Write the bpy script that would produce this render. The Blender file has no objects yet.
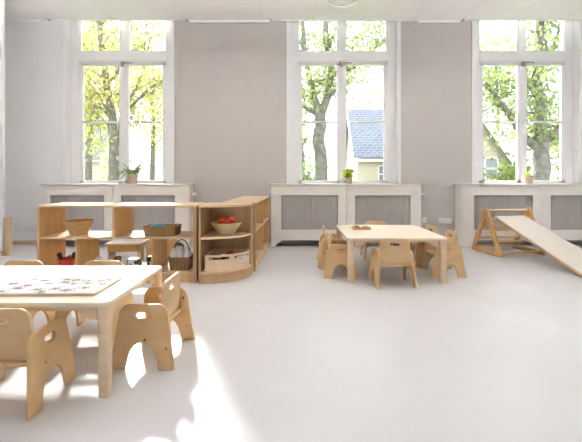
import bpy, bmesh, math, random
from mathutils import Vector, Matrix, Euler
PI = math.pi
random.seed(7)
scene = bpy.context.scene
COL = scene.collection
F = 360.0; CH = 1.05; CX = 294.0; CY = 177.0

# ------------------------------------------------------------------ materials
def new_mat(name):
    m = bpy.data.materials.new(name); m.use_nodes = True
    nt = m.node_tree
    return m, nt, nt.nodes['Principled BSDF']

def flat(name, col, rough=.5, spec=.4, bump=0, bscale=80, metal=0, var=0.04, vscale=6):
    m, nt, b = new_mat(name)
    b.inputs['Roughness'].default_value = rough
    b.inputs['Specular IOR Level'].default_value = spec
    b.inputs['Metallic'].default_value = metal
    tc = nt.nodes.new('ShaderNodeTexCoord')
    n = nt.nodes.new('ShaderNodeTexNoise'); n.inputs['Scale'].default_value = vscale; n.inputs['Detail'].default_value = 4
    nt.links.new(tc.outputs['Object'], n.inputs['Vector'])
    r = nt.nodes.new('ShaderNodeValToRGB')
    r.color_ramp.elements[0].color = tuple(max(0, c*(1-var)) for c in col) + (1,)
    r.color_ramp.elements[1].color = tuple(min(1, c*(1+var)) for c in col) + (1,)
    r.color_ramp.elements[0].position = .35; r.color_ramp.elements[1].position = .65
    nt.links.new(n.outputs['Fac'], r.inputs['Fac']); nt.links.new(r.outputs['Color'], b.inputs['Base Color'])
    if bump:
        n2 = nt.nodes.new('ShaderNodeTexNoise'); n2.inputs['Scale'].default_value = bscale
        nt.links.new(tc.outputs['Object'], n2.inputs['Vector'])
        bp = nt.nodes.new('ShaderNodeBump'); bp.inputs['Strength'].default_value = bump; bp.inputs['Distance'].default_value = .01
        nt.links.new(n2.outputs['Fac'], bp.inputs['Height']); nt.links.new(bp.outputs['Normal'], b.inputs['Normal'])
    return m

def wood(name, c1, c2, scale=(3, 40, 40), rough=.45, knots=0.0, spec=.35):
    m, nt, b = new_mat(name)
    b.inputs['Roughness'].default_value = rough; b.inputs['Specular IOR Level'].default_value = spec
    tc = nt.nodes.new('ShaderNodeTexCoord'); mp = nt.nodes.new('ShaderNodeMapping')
    mp.inputs['Scale'].default_value = scale
    oi = nt.nodes.new('ShaderNodeObjectInfo')
    ad = nt.nodes.new('ShaderNodeVectorMath'); ad.operation = 'ADD'
    ml = nt.nodes.new('ShaderNodeMath'); ml.operation = 'MULTIPLY'; ml.inputs[1].default_value = 37
    nt.links.new(oi.outputs['Random'], ml.inputs[0])
    nt.links.new(tc.outputs['Object'], ad.inputs[0]); nt.links.new(ml.outputs[0], ad.inputs[1])
    nt.links.new(ad.outputs[0], mp.inputs['Vector'])
    n = nt.nodes.new('ShaderNodeTexNoise'); n.inputs['Scale'].default_value = 1; n.inputs['Detail'].default_value = 5; n.inputs['Distortion'].default_value = .6
    nt.links.new(mp.outputs['Vector'], n.inputs['Vector'])
    r = nt.nodes.new('ShaderNodeValToRGB')
    r.color_ramp.elements[0].color = c2 + (1,); r.color_ramp.elements[0].position = .3
    r.color_ramp.elements[1].color = c1 + (1,); r.color_ramp.elements[1].position = .65
    nt.links.new(n.outputs['Fac'], r.inputs['Fac'])
    out = r.outputs['Color']
    if knots:
        v = nt.nodes.new('ShaderNodeTexVoronoi'); v.inputs['Scale'].default_value = 9
        nt.links.new(ad.outputs[0], v.inputs['Vector'])
        rr = nt.nodes.new('ShaderNodeValToRGB')
        rr.color_ramp.elements[0].position = knots*.6; rr.color_ramp.elements[0].color = (1, 1, 1, 1)
        rr.color_ramp.elements[1].position = knots; rr.color_ramp.elements[1].color = (0, 0, 0, 1)
        nt.links.new(v.outputs['Distance'], rr.inputs['Fac'])
        mx = nt.nodes.new('ShaderNodeMix'); mx.data_type = 'RGBA'
        nt.links.new(rr.outputs['Color'], mx.inputs[0]); nt.links.new(out, mx.inputs[6])
        mx.inputs[7].default_value = (.16, .07, .03, 1)
        out = mx.outputs[2]
    nt.links.new(out, b.inputs['Base Color'])
    bp = nt.nodes.new('ShaderNodeBump'); bp.inputs['Strength'].default_value = .08; bp.inputs['Distance'].default_value = .002
    nt.links.new(n.outputs['Fac'], bp.inputs['Height']); nt.links.new(bp.outputs['Normal'], b.inputs['Normal'])
    return m

M = {}
M['wall'] = flat('wall_paint_warm_grey', (.485, .458, .438), .75, .2, .05, 150, var=.015)
M['wall_pale'] = flat('wall_paint_pale_and_bounce', (.88, .885, .90), .75, .2, .05, 150, var=.01)  # plain pale wall paint; also carries bounced light on back wall's left end
M['white'] = flat('white_gloss_paint', (.90, .90, .905), .35, .45, var=.01)
M['cover'] = flat('cover_cream_paint', (.86, .82, .765), .45, .4, var=.02)
M['ceil'] = flat('ceiling_tile_white', (.93, .915, .905), .8, .2, .1, 200, var=.01)
M['joint'] = flat('ceiling_joint', (.82, .81, .80), .6, .2)
M['plastic'] = flat('white_plastic', (.82, .82, .80), .35, .5, var=0)
M['dark'] = flat('dark_gap', (.06, .045, .04), .7, .2)
M['grille'] = flat('grey_grille_paint', (.50, .465, .44), .55, .3, var=.03)
M['radiator'] = flat('radiator_grey', (.50, .48, .46), .5, .3)
M['nickel'] = flat('dull_nickel', (.45, .40, .34), .35, .5, metal=.8)
M['birch'] = wood('birch_pale', (.78, .62, .44), (.70, .53, .35), (2, 25, 25))
M['table_top'] = wood('birch_table_top', (.84, .74, .60), (.79, .68, .53), (2, 30, 30), .38, spec=.5)
M['chair'] = wood('birch_ply_chair', (.75, .515, .27), (.66, .43, .205), (4, 45, 12), .42, knots=.11)
M['chair_back'] = wood('birch_ply_back', (.70, .495, .275), (.62, .42, .215), (30, 4, 12), .42, knots=.05)
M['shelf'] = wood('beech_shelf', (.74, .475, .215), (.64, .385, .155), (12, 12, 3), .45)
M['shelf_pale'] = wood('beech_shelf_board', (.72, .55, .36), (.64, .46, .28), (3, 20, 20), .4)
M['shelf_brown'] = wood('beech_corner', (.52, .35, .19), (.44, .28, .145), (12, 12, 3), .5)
M['pine'] = wood('pine_frame', (.62, .37, .15), (.50, .28, .10), (8, 8, 8), .42)
M['ramp'] = wood('ramp_birch', (.86, .80, .72), (.82, .75, .65), (3, 22, 22), .24, spec=.5)
M['bowl'] = wood('turned_bowl', (.62, .40, .19), (.48, .28, .11), (6, 6, 60), .45)
M['bowl_pale'] = wood('pale_bowl', (.62, .47, .28), (.52, .38, .21), (6, 6, 50), .5)
M['skirt'] = wood('wooden_skirting', (.62, .46, .30), (.52, .37, .23), (3, 20, 20), .5)
M['red'] = flat('red_skin', (.72, .09, .04), .3, .5)
M['redplastic'] = flat('red_plastic', (.55, .05, .03), .35, .5)
M['black'] = flat('black_plastic', (.02, .02, .02), .4, .4)
M['brown'] = flat('brown_toy', (.35, .15, .07), .5, .4)
M['cyan'] = flat('light_blue_cloth', (.10, .42, .52), .8, .2)
M['paper'] = flat('white_paper', (.84, .84, .84), .6, .2, var=.01)
M['ink'] = flat('grey_print', (.10, .10, .11), .6, .2)
M['ink2'] = flat('ochre_print', (.42, .36, .16), .6, .2)
M['ink3'] = flat('rose_print', (.42, .20, .19), .6, .2)
M['ink4'] = flat('green_print', (.25, .34, .20), .6, .2)
M['ink5'] = flat('blue_print', (.22, .30, .38), .6, .2)
M['clay'] = flat('pale_clay', (.66, .52, .40), .7, .2, .1, 60)
M['soil'] = flat('potting_soil', (.07, .045, .03), .95, .1, .4, 60)
M['bulb'] = flat('white_bottle_plastic', (.80, .80, .80), .3, .5, var=0)

def wicker(name, c1, c2):
    m, nt, b = new_mat(name); b.inputs['Roughness'].default_value = .7
    tc = nt.nodes.new('ShaderNodeTexCoord')
    w = nt.nodes.new('ShaderNodeTexWave'); w.bands_direction = 'Z'; w.inputs['Scale'].default_value = 28; w.inputs['Distortion'].default_value = 1.5
    w2 = nt.nodes.new('ShaderNodeTexWave'); w2.bands_direction = 'X'; w2.inputs['Scale'].default_value = 16
    for q in (w, w2): nt.links.new(tc.outputs['Object'], q.inputs['Vector'])
    mu = nt.nodes.new('ShaderNodeMath'); mu.operation = 'MULTIPLY'
    nt.links.new(w.outputs['Fac'], mu.inputs[0]); nt.links.new(w2.outputs['Fac'], mu.inputs[1])
    r = nt.nodes.new('ShaderNodeValToRGB'); r.color_ramp.elements[0].color = c2+(1,); r.color_ramp.elements[1].color = c1+(1,); r.color_ramp.elements[1].position = .6
    nt.links.new(mu.outputs[0], r.inputs['Fac']); nt.links.new(r.outputs['Color'], b.inputs['Base Color'])
    bp = nt.nodes.new('ShaderNodeBump'); bp.inputs['Strength'].default_value = .5; bp.inputs['Distance'].default_value = .005
    nt.links.new(mu.outputs[0], bp.inputs['Height']); nt.links.new(bp.outputs['Normal'], b.inputs['Normal'])
    return m
M['wicker'] = wicker('golden_wicker', (.50, .33, .13), (.20, .11, .04))
M['wicker_dark'] = wicker('brown_wicker', (.42, .26, .11), (.14, .08, .03))

def cowmat():
    m, nt, b = new_mat('black_white_patches'); b.inputs['Roughness'].default_value = .5
    tc = nt.nodes.new('ShaderNodeTexCoord'); n = nt.nodes.new('ShaderNodeTexNoise'); n.inputs['Scale'].default_value = 22
    nt.links.new(tc.outputs['Object'], n.inputs['Vector'])
    r = nt.nodes.new('ShaderNodeValToRGB'); r.color_ramp.interpolation = 'CONSTANT'
    r.color_ramp.elements[0].color = (.03, .03, .03, 1); r.color_ramp.elements[1].color = (.8, .78, .74, 1); r.color_ramp.elements[1].position = .48
    nt.links.new(n.outputs['Fac'], r.inputs['Fac']); nt.links.new(r.outputs['Color'], b.inputs['Base Color'])
    return m
M['cow'] = cowmat()

def floormat():
    m, nt, b = new_mat('linoleum_pale_grey')
    tc = nt.nodes.new('ShaderNodeTexCoord')
    n = nt.nodes.new('ShaderNodeTexNoise'); n.inputs['Scale'].default_value = 1.3; n.inputs['Detail'].default_value = 8; n.inputs['Roughness'].default_value = .7
    nt.links.new(tc.outputs['Object'], n.inputs['Vector'])
    r = nt.nodes.new('ShaderNodeValToRGB')
    r.color_ramp.elements[0].color = (.69, .685, .70, 1); r.color_ramp.elements[0].position = .3
    r.color_ramp.elements[1].color = (.74, .738, .752, 1); r.color_ramp.elements[1].position = .7
    nt.links.new(n.outputs['Fac'], r.inputs['Fac']); nt.links.new(r.outputs['Color'], b.inputs['Base Color'])
    n2 = nt.nodes.new('ShaderNodeTexNoise'); n2.inputs['Scale'].default_value = 5; n2.inputs['Detail'].default_value = 3
    nt.links.new(tc.outputs['Object'], n2.inputs['Vector'])
    mr = nt.nodes.new('ShaderNodeMapRange'); mr.inputs['To Min'].default_value = .26; mr.inputs['To Max'].default_value = .40
    nt.links.new(n2.outputs['Fac'], mr.inputs['Value']); nt.links.new(mr.outputs['Result'], b.inputs['Roughness'])
    b.inputs['Specular IOR Level'].default_value = .5
    return m
M['floor'] = floormat()

def glassmat():
    m = bpy.data.materials.new('window_glass'); m.use_nodes = True; nt = m.node_tree; nt.nodes.clear()
    o = nt.nodes.new('ShaderNodeOutputMaterial'); t = nt.nodes.new('ShaderNodeBsdfTransparent'); g = nt.nodes.new('ShaderNodeBsdfGlossy')
    t.inputs['Color'].default_value = (.97, .98, .98, 1); g.inputs['Roughness'].default_value = .02
    mx = nt.nodes.new('ShaderNodeMixShader'); fr = nt.nodes.new('ShaderNodeFresnel'); fr.inputs['IOR'].default_value = 1.25
    nt.links.new(fr.outputs[0], mx.inputs[0]); nt.links.new(t.outputs[0], mx.inputs[1]); nt.links.new(g.outputs[0], mx.inputs[2])
    nt.links.new(mx.outputs[0], o.inputs['Surface'])
    return m
M['glass'] = glassmat()

def leafmat(name, c1, c2, trans=.5):
    m = bpy.data.materials.new(name); m.use_nodes = True; nt = m.node_tree; nt.nodes.clear()
    o = nt.nodes.new('ShaderNodeOutputMaterial'); d = nt.nodes.new('ShaderNodeBsdfDiffuse'); t = nt.nodes.new('ShaderNodeBsdfTranslucent')
    tc = nt.nodes.new('ShaderNodeTexCoord'); n = nt.nodes.new('ShaderNodeTexNoise'); n.inputs['Scale'].default_value = 1.1; n.inputs['Detail'].default_value = 3
    nt.links.new(tc.outputs['Object'], n.inputs['Vector'])
    r = nt.nodes.new('ShaderNodeValToRGB'); r.color_ramp.elements[0].color = c1+(1,); r.color_ramp.elements[1].color = c2+(1,)
    r.color_ramp.elements[0].position = .4; r.color_ramp.elements[1].position = .62
    nt.links.new(n.outputs['Fac'], r.inputs['Fac'])
    nt.links.new(r.outputs['Color'], d.inputs['Color']); nt.links.new(r.outputs['Color'], t.inputs['Color'])
    mx = nt.nodes.new('ShaderNodeMixShader'); mx.inputs[0].default_value = trans
    nt.links.new(d.outputs[0], mx.inputs[1]); nt.links.new(t.outputs[0], mx.inputs[2]); nt.links.new(mx.outputs[0], o.inputs['Surface'])
    return m
M['leaf_yellow'] = leafmat('autumn_leaves', (.33, .37, .15), (.58, .52, .20))
M['leaf_green'] = leafmat('green_leaves', (.20, .28, .11), (.40, .46, .18))
M['leaf_dark'] = leafmat('hedge_leaves', (.20, .28, .12), (.36, .45, .20))
M['leaf_lime'] = leafmat('lime_house_plant', (.58, .70, .08), (.72, .80, .12), .55)
M['leaf_spider'] = leafmat('striped_house_plant', (.36, .46, .24), (.66, .70, .50), .35)
M['bark'] = flat('tree_bark', (.17, .16, .15), .9, .1, .6, 8, var=.3, vscale=5)
M['roof'] = None
def roofmat():
    m, nt, b = new_mat('slate_blue_roof_tiles'); b.inputs['Roughness'].default_value = .8
    tc = nt.nodes.new('ShaderNodeTexCoord'); br = nt.nodes.new('ShaderNodeTexBrick')
    br.inputs['Color1'].default_value = (.13, .15, .20, 1); br.inputs['Color2'].default_value = (.17, .19, .25, 1); br.inputs['Mortar'].default_value = (.26, .28, .32, 1)
    br.inputs['Scale'].default_value = 1; br.inputs['Brick Width'].default_value = .42; br.inputs['Row Height'].default_value = .26; br.inputs['Mortar Size'].default_value = .03
    nt.links.new(tc.outputs['Object'], br.inputs['Vector']); nt.links.new(br.outputs['Color'], b.inputs['Base Color'])
    return m
M['roof'] = roofmat()
M['brick_pale'] = flat('pale_brick', (.56, .49, .43), .85, .1, .3, 30, var=.12, vscale=14)
M['grass'] = flat('lawn', (.16, .24, .07), .95, .1, .3, 30, var=.3)
M['pane_dark'] = flat('house_pane', (.25, .28, .32), .1, .6)

# ------------------------------------------------------------------ mesh helpers
def link(name, bm_or_me, mats, parent=None, smooth=None, bevel=0):
    if isinstance(bm_or_me, bmesh.types.BMesh):
        bm = bm_or_me
        if bevel:
            es = [e for e in bm.edges if len(e.link_faces) == 2 and e.calc_face_angle(0) > .6]
            bmesh.ops.bevel(bm, geom=es, offset=bevel, segments=2, affect='EDGES', clamp_overlap=True)
        me = bpy.data.meshes.new(name); bm.to_mesh(me); bm.free()
    else:
        me = bm_or_me
    if not isinstance(mats, (list, tuple)): mats = [mats]
    pass
    for m in mats: me.materials.append(m)
    if smooth is not None:
        for p in me.polygons: p.use_smooth = True
        try: me.set_sharp_from_angle(angle=smooth)
        except Exception: pass
    o = bpy.data.objects.new(name, me); COL.objects.link(o)
    if parent: o.parent = parent
    return o

def box(bm, x0, x1, y0, y1, z0, z1, mat=None, mi=0):
    vs = [bm.verts.new((x, y, z)) for x in (x0, x1) for y in (y0, y1) for z in (z0, z1)]
    if mat is not None:
        for v in vs: v.co = mat @ v.co
    for f in ((0, 1, 3, 2), (4, 6, 7, 5), (0, 4, 5, 1), (2, 3, 7, 6), (0, 2, 6, 4), (1, 5, 7, 3)):
        fc = bm.faces.new([vs[i] for i in f]); fc.material_index = mi
    return vs

def B(*boxes, mat=None):
    bm = bmesh.new()
    for b in boxes: box(bm, *b, mat=mat)
    bmesh.ops.recalc_face_normals(bm, faces=bm.faces)
    return bm

def tube(bm, pts, rad, n=10, mi=0, cap=True):
    pts = [Vector(p) for p in pts]
    if not isinstance(rad, (list, tuple)): rad = [rad]*len(pts)
    rings = []; up = None
    for i, p in enumerate(pts):
        d = (pts[min(i+1, len(pts)-1)] - pts[max(i-1, 0)]).normalized()
        if up is None:
            up = Vector((0, 0, 1)) if abs(d.z) < .9 else Vector((1, 0, 0))
        a = d.cross(up).normalized(); up = a.cross(d).normalized()
        rings.append([bm.verts.new(p + (a*math.cos(t) + up*math.sin(t))*rad[i]) for t in [2*PI*k/n for k in range(n)]])
    for r0, r1 in zip(rings, rings[1:]):
        for k in range(n):
            f = bm.faces.new([r0[k], r0[(k+1) % n], r1[(k+1) % n], r1[k]]); f.material_index = mi
    if cap:
        for r in (rings[0][::-1], rings[-1]):
            f = bm.faces.new(r); f.material_index = mi
    return bm

def lathe(bm, prof, c=(0, 0, 0), n=28, mi=0):
    rings = []
    for r, z in prof:
        if r < 1e-5: rings.append([bm.verts.new((c[0], c[1], c[2]+z))])
        else: rings.append([bm.verts.new((c[0]+r*math.cos(2*PI*k/n), c[1]+r*math.sin(2*PI*k/n), c[2]+z)) for k in range(n)])
    for a, b in zip(rings, rings[1:]):
        for k in range(n):
            if len(a) == 1 and len(b) == 1: continue
            if len(a) == 1: f = bm.faces.new([a[0], b[(k+1) % n], b[k]])
            elif len(b) == 1: f = bm.faces.new([a[k], a[(k+1) % n], b[0]])
            else: f = bm.faces.new([a[k], a[(k+1) % n], b[(k+1) % n], b[k]])
            f.material_index = mi
    bmesh.ops.recalc_face_normals(bm, faces=bm.faces)
    return bm

def rounded(pts, n=7):
    """pts: (x, y, r) closed polygon with corner radii"""
    out = []; N = len(pts)
    for i in range(N):
        p = Vector(pts[i][:2]); r = pts[i][2] if len(pts[i]) > 2 else 0
        a = Vector(pts[i-1][:2]) - p; b = Vector(pts[(i+1) % N][:2]) - p
        if r <= 0: out.append((p.x, p.y)); continue
        la, lb = a.length, b.length; a.normalize(); b.normalize()
        ang = a.angle(b); t = min(r/math.tan(ang/2), la*.49, lb*.49); rr = t*math.tan(ang/2)
        c = p + (a+b).normalized()*(rr/math.sin(ang/2))
        s = p + a*t - c; e = p + b*t - c
        a0 = math.atan2(s.y, s.x); a1 = math.atan2(e.y, e.x); d = (a1-a0+PI) % (2*PI) - PI
        for k in range(n+1):
            th = a0 + d*k/n; out.append((c.x+rr*math.cos(th), c.y+rr*math.sin(th)))
    return out

def oval(cx, cy, w, h, n=20):
    r = h/2; out = []
    for k in range(n):
        t = 2*PI*k/n; x = r*math.cos(t); y = r*math.sin(t)
        x += (w/2-r) * (1 if x > 0 else -1)
        out.append((cx+x, cy+y))
    return out

def plate(outlines, thick, M4=None, bevel=.0025):
    """extruded 2-D outline (first = outer, rest = holes), xy plane, centred on z"""
    cu = bpy.data.curves.new('c', 'CURVE'); cu.dimensions = '2D'; cu.fill_mode = 'BOTH'
    cu.extrude = max(thick/2-bevel, 1e-4); cu.bevel_depth = bevel; cu.bevel_resolution = 1; cu.offset = -bevel
    for ol in outlines:
        s = cu.splines.new('POLY'); s.points.add(len(ol)-1)
        for i, p in enumerate(ol): s.points[i].co = (p[0], p[1], 0, 1)
        s.use_cyclic_u = True
    ob = bpy.data.objects.new('t', cu); COL.objects.link(ob)
    bpy.context.view_layer.update()
    dg = bpy.context.evaluated_depsgraph_get()
    me = bpy.data.meshes.new_from_object(ob.evaluated_get(dg))
    bpy.data.objects.remove(ob); bpy.data.curves.remove(cu)
    if M4 is not None: me.transform(M4)
    return me

XZ = Matrix(((1, 0, 0, 0), (0, 0, -1, 0), (0, 1, 0, 0), (0, 0, 0, 1)))   # xy outline -> x,z  plane
YZ = Matrix(((0, 0, 1, 0), (1, 0, 0, 0), (0, 1, 0, 0), (0, 0, 0, 1)))    # xy outline -> y,z  plane

def T(x, y, z): return Matrix.Translation((x, y, z))
def thing(name, label, cat, loc=(0, 0, 0), rz=0, group=None):
    o = bpy.data.objects.new(name, None); COL.objects.link(o); o.empty_display_size = .1
    o.location = loc; o.rotation_euler = (0, 0, rz)
    o['label'] = label; o['category'] = cat
    if group: o['group'] = group
    return o
def tag(o, label, cat, group=None):
    o['label'] = label; o['category'] = cat
    if group: o['group'] = group
    return o
def struct(o): o['kind'] = 'structure'; return o
def sempty(name, loc=(0, 0, 0)):
    o = bpy.data.objects.new(name, None); COL.objects.link(o); o.location = loc; o['kind'] = 'structure'; return o
def dup(root, loc, rz, label, group=None):
    r = root.copy(); COL.objects.link(r); r.location = loc; r.rotation_euler = (0, 0, rz)
    r['label'] = label
    if group: r['group'] = group
    for ch in list(root.children):
        c = ch.copy(); COL.objects.link(c); c.parent = r
        for g in list(ch.children):
            d = g.copy(); COL.objects.link(d); d.parent = c
    return r

# ------------------------------------------------------------------ room
YB = 5.64; ZC = 3.494; XL = -5.6; XR = 5.6; YR = -3.0
WIN = [(-3.573, -1.911), (-.063, 1.63), (2.836, 4.474)]
SILL = .935; WTOP = 3.9; TH = .42
struct(link('floor', B((XL, XR, YR, YB+TH, -.1, 0)), M['floor']))
wb = []; xs = [XL-.2]
for a, b in WIN: xs += [a, b]
xs.append(XR+.2)
for i in range(0, len(xs), 2):
    if i == 0: wb.append((-3.64, xs[1], YB, YB+TH, 0, WTOP+.2))
    else: wb.append((xs[i], xs[i+1], YB, YB+TH, 0, WTOP+.2))
for a, b in WIN:
    wb.append((a, b, YB, YB+TH, 0, SILL)); wb.append((a, b, YB, YB+TH, WTOP, WTOP+.2))
struct(link('wall_back', B(*wb), M['wall']))
struct(link('wall_back_left_lightened', B((XL-.2, -3.64, YB, YB+TH, 0, WTOP+.2)), M['wall_pale']))  # same wall; bounced daylight is put into its paler colour
struct(link('wall_right', B((XR, XR+.2, YR, YB, 0, WTOP+.2)), M['wall_pale']))
struct(link('wall_left', B((XL-.2, XL, YR, YB, 0, WTOP+.2)), M['wall_pale']))
struct(link('wall_rear', B((XL, XR, YR-.2, YR, 0, WTOP+.2)), M['wall_pale']))
# partition end at the far left
struct(link('wall_partition', B((-4.4, -3.885, 4.80, 4.84, 0, ZC)), M['wall_pale']))
struct(link('baseboard_partition', B((-4.4, -3.885, 4.785, 4.80, 0, .06)), M['skirt']))
struct(link('baseboard_left', B((XL+.001, -3.46, YB-.018, YB, 0, .055)), M['skirt']))
struct(link('baseboard_back', B((2.0, 2.5, YB-.018, YB, 0, .04), (-1.5, -.42, YB-.018, YB, 0, .04)), M['cover']))
# ceiling with notches in front of the windows
ce = 5.60
cb = [(XL, XR, YR, ce, ZC, ZC+.08)]
for a, b in ((XL, WIN[0][0]-.12), (WIN[0][1]+.12, WIN[1][0]-.12), (WIN[1][1]+.12, WIN[2][0]-.12), (WIN[2][1]+.12, XR)):
    cb.append((a, b, ce, YB, ZC, ZC+.08))
struct(link('ceiling', B(*cb), M['ceil']))
struct(link('roof_slab', B((XL-.2, XR+.2, YR-.2, YB+TH, WTOP+.2, WTOP+.4)), M['ceil']))
jb = []
x = (213-CX)*.01567
k = -6
while k < 9:
    xx = x + k*.777
    if XL < xx < XR: jb.append((xx-.004, xx+.004, YR, ce, ZC-.003, ZC+.002))
    k += 1
for yy in (4.6, 3.4, 2.2, 1.0): jb.append((XL, XR, yy-.004, yy+.004, ZC-.003, ZC+.002))
struct(link('trim_1', B(*jb), M['joint']))
# bars at the ceiling edge between the windows
def bar(n, x0, x1, y, z0, drop):
    struct(link('trim_%d' % n, B((x0, x1, y-.03, y, z0-drop, z0)), M['white'], bevel=.004))
mp = .01567
bar(2, (190-CX)*mp, (270-CX)*mp, 5.63, ZC, .035)
bar(3, (417-CX)*mp, (459-CX)*mp, 5.63, ZC, .035)
bar(4, (7-CX)*mp, (44-CX)*mp, 5.60, ZC, .045)
struct(link('trim_5', B((WIN[1][0]-.12, WIN[1][1]+.12, ce-.012, ce+.002, ZC-.022, ZC)), M['joint']))
struct(link('trim_6', B((WIN[2][0]-.12, WIN[2][1]+.12, ce-.012, ce+.002, ZC-.012, ZC)), M['joint']))
struct(link('trim_7', B((WIN[0][0]-.12, WIN[0][1]+.12, ce-.012, ce+.002, ZC-.012, ZC)), M['white']))
for n, px in ((8, 188), (9, 271), (10, 461), (11, 52)):
    bm = bmesh.new(); xx = (px-CX)*mp
    tube(bm, [(xx, 5.60, ZC-.012), (xx, 5.55, ZC-.012)], .012, 10)
    struct(link('trim_%d' % n, bm, M['nickel']))

# ------------------------------------------------------------------ windows
YF = 5.78
def window(idx, a, b, mull):
    w = sempty('window_%d' % idx)
    fw = .118
    zt0, zt1 = 2.873, 3.055; zb = .941
    g0, g1 = mull
    # casing, reveals are the wall; painted lining boards
    link('window_lining', B((a, a+.012, YB-.004, YF, SILL, WTOP), (b-.012, b, YB-.004, YF, SILL, WTOP)), M['white'], w)
    link('window_casing', B((a-.055, a, YB-.02, YB, SILL, ZC-.0), (b, b+.04, YB-.015, YB, SILL, ZC)), M['white'], w, bevel=.003)
    link('window_frame', B((a+.012, a+.012+fw, YF-.03, YF+.07, SILL, WTOP), (b-.012-fw, b-.012, YF-.03, YF+.07, SILL, WTOP),
         (a+.012+fw, b-.012-fw, YF-.03, YF+.07, WTOP-.08, WTOP)), M['white'], w, bevel=.004)
    link('transom', B((a+.012+fw, b-.012-fw, YF-.04, YF+.07, zt0, zt1), (a+.012+fw, b-.012-fw, YF-.06, YF+.02, zt0+.02, zt0+.06)), M['white'], w, bevel=.004)
    link('window_sill', B((a, b, YB-.02, YF+.07, SILL-.03, SILL+.005)), M['white'], w, bevel=.003)
    il, ir = a+.012+fw, b-.012-fw
    sw = .062
    mc = (g0+g1)/2
    # upper fixed lights: mullion
    link('mullion', B((g0, g1, YF-.03, YF+.06, zt1, WTOP-.08)), M['white'], w, bevel=.004)
    for s0, s1 in ((il, g0), (g1, ir)):
        link('glass_pane', B((s0, s1, YF+.018, YF+.022, zt1, WTOP-.08)), M['glass'], w)
        link('glazing_bead', B((s0, s0+.018, YF, YF+.04, zt1, WTOP-.08), (s1-.018, s1, YF, YF+.04, zt1, WTOP-.08), (s0, s1, YF, YF+.04, zt1, zt1+.02)), M['white'], w)
    for n, (s0, s1) in enumerate(((il, mc), (mc, ir))):
        s = link('casement_sash', B((s0, s0+sw if n == 0 else s0+.075, YF-.02, YF+.03, zb, zt0), (s1-sw if n else s1-.075, s1, YF-.02, YF+.03, zb, zt0),
              (s0, s1, YF-.02, YF+.03, zt0-.035, zt0), (s0, s1, YF-.02, YF+.03, zb, zb+.055),
              (s0+sw*.8, s1-sw*.8, YF-.016, YF+.025, 1.915, 1.947)), M['white'], w, bevel=.003)
        link('glass_pane', B((s0+.02, s1-.02, YF+.008, YF+.012, zb+.02, zt0-.02)), M['glass'], s)
    link('cover_strip', B((mc-.028, mc+.028, YF-.035, YF-.021, zb, zt0)), M['white'], w, bevel=.004)
    bm = bmesh.new()
    box(bm, mc-.03, mc+.015, YF-.075, YF-.036, zt0-.065, zt0+.012)
    tube(bm, [(mc-.01, YF-.08, zt0-.015), (mc+.06, YF-.085, zt0-.012), (mc+.15, YF-.085, zt0-.018)], [.015, .011, .009], 10)
    link('window_handle', bm, M['nickel'], w, bevel=.003)
    bm = bmesh.new()
    box(bm, mc-.012, mc+.012, YF-.05, YF-.036, 1.88, 2.0)
    tube(bm, [(mc, YF-.05, 1.9), (mc, YF-.07, 1.9), (mc, YF-.07, 1.99)], .006, 8)
    link('window_latch', bm, M['white'], w)
mf = .01606
window(1, *WIN[0], ((120.5-CX)*mf, (128.5-CX)*mf))
window(2, *WIN[1], ((338-CX)*mf, (345-CX)*mf))
window(3, *WIN[2], ((518-CX)*mf, (525-CX)*mf))
for n, px in ((0, 397.5), (1, 577.5)):
    bm = bmesh.new(); X = WIN[n+1][1]-.012
    box(bm, X-.012, X, 5.68, 5.72, 1.45, 1.49); tube(bm, [(X-.012, 5.70, 1.47), (X-.04, 5.70, 1.47), (X-.045, 5.70, 1.51)], .006, 8)
    tag(link('cord_hook', bm, M['plastic']), ('small white cord hook on the right reveal of the middle window', 'small white cord hook on the reveal at the far right edge')[n], 'hook', 'cord hooks')

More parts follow.
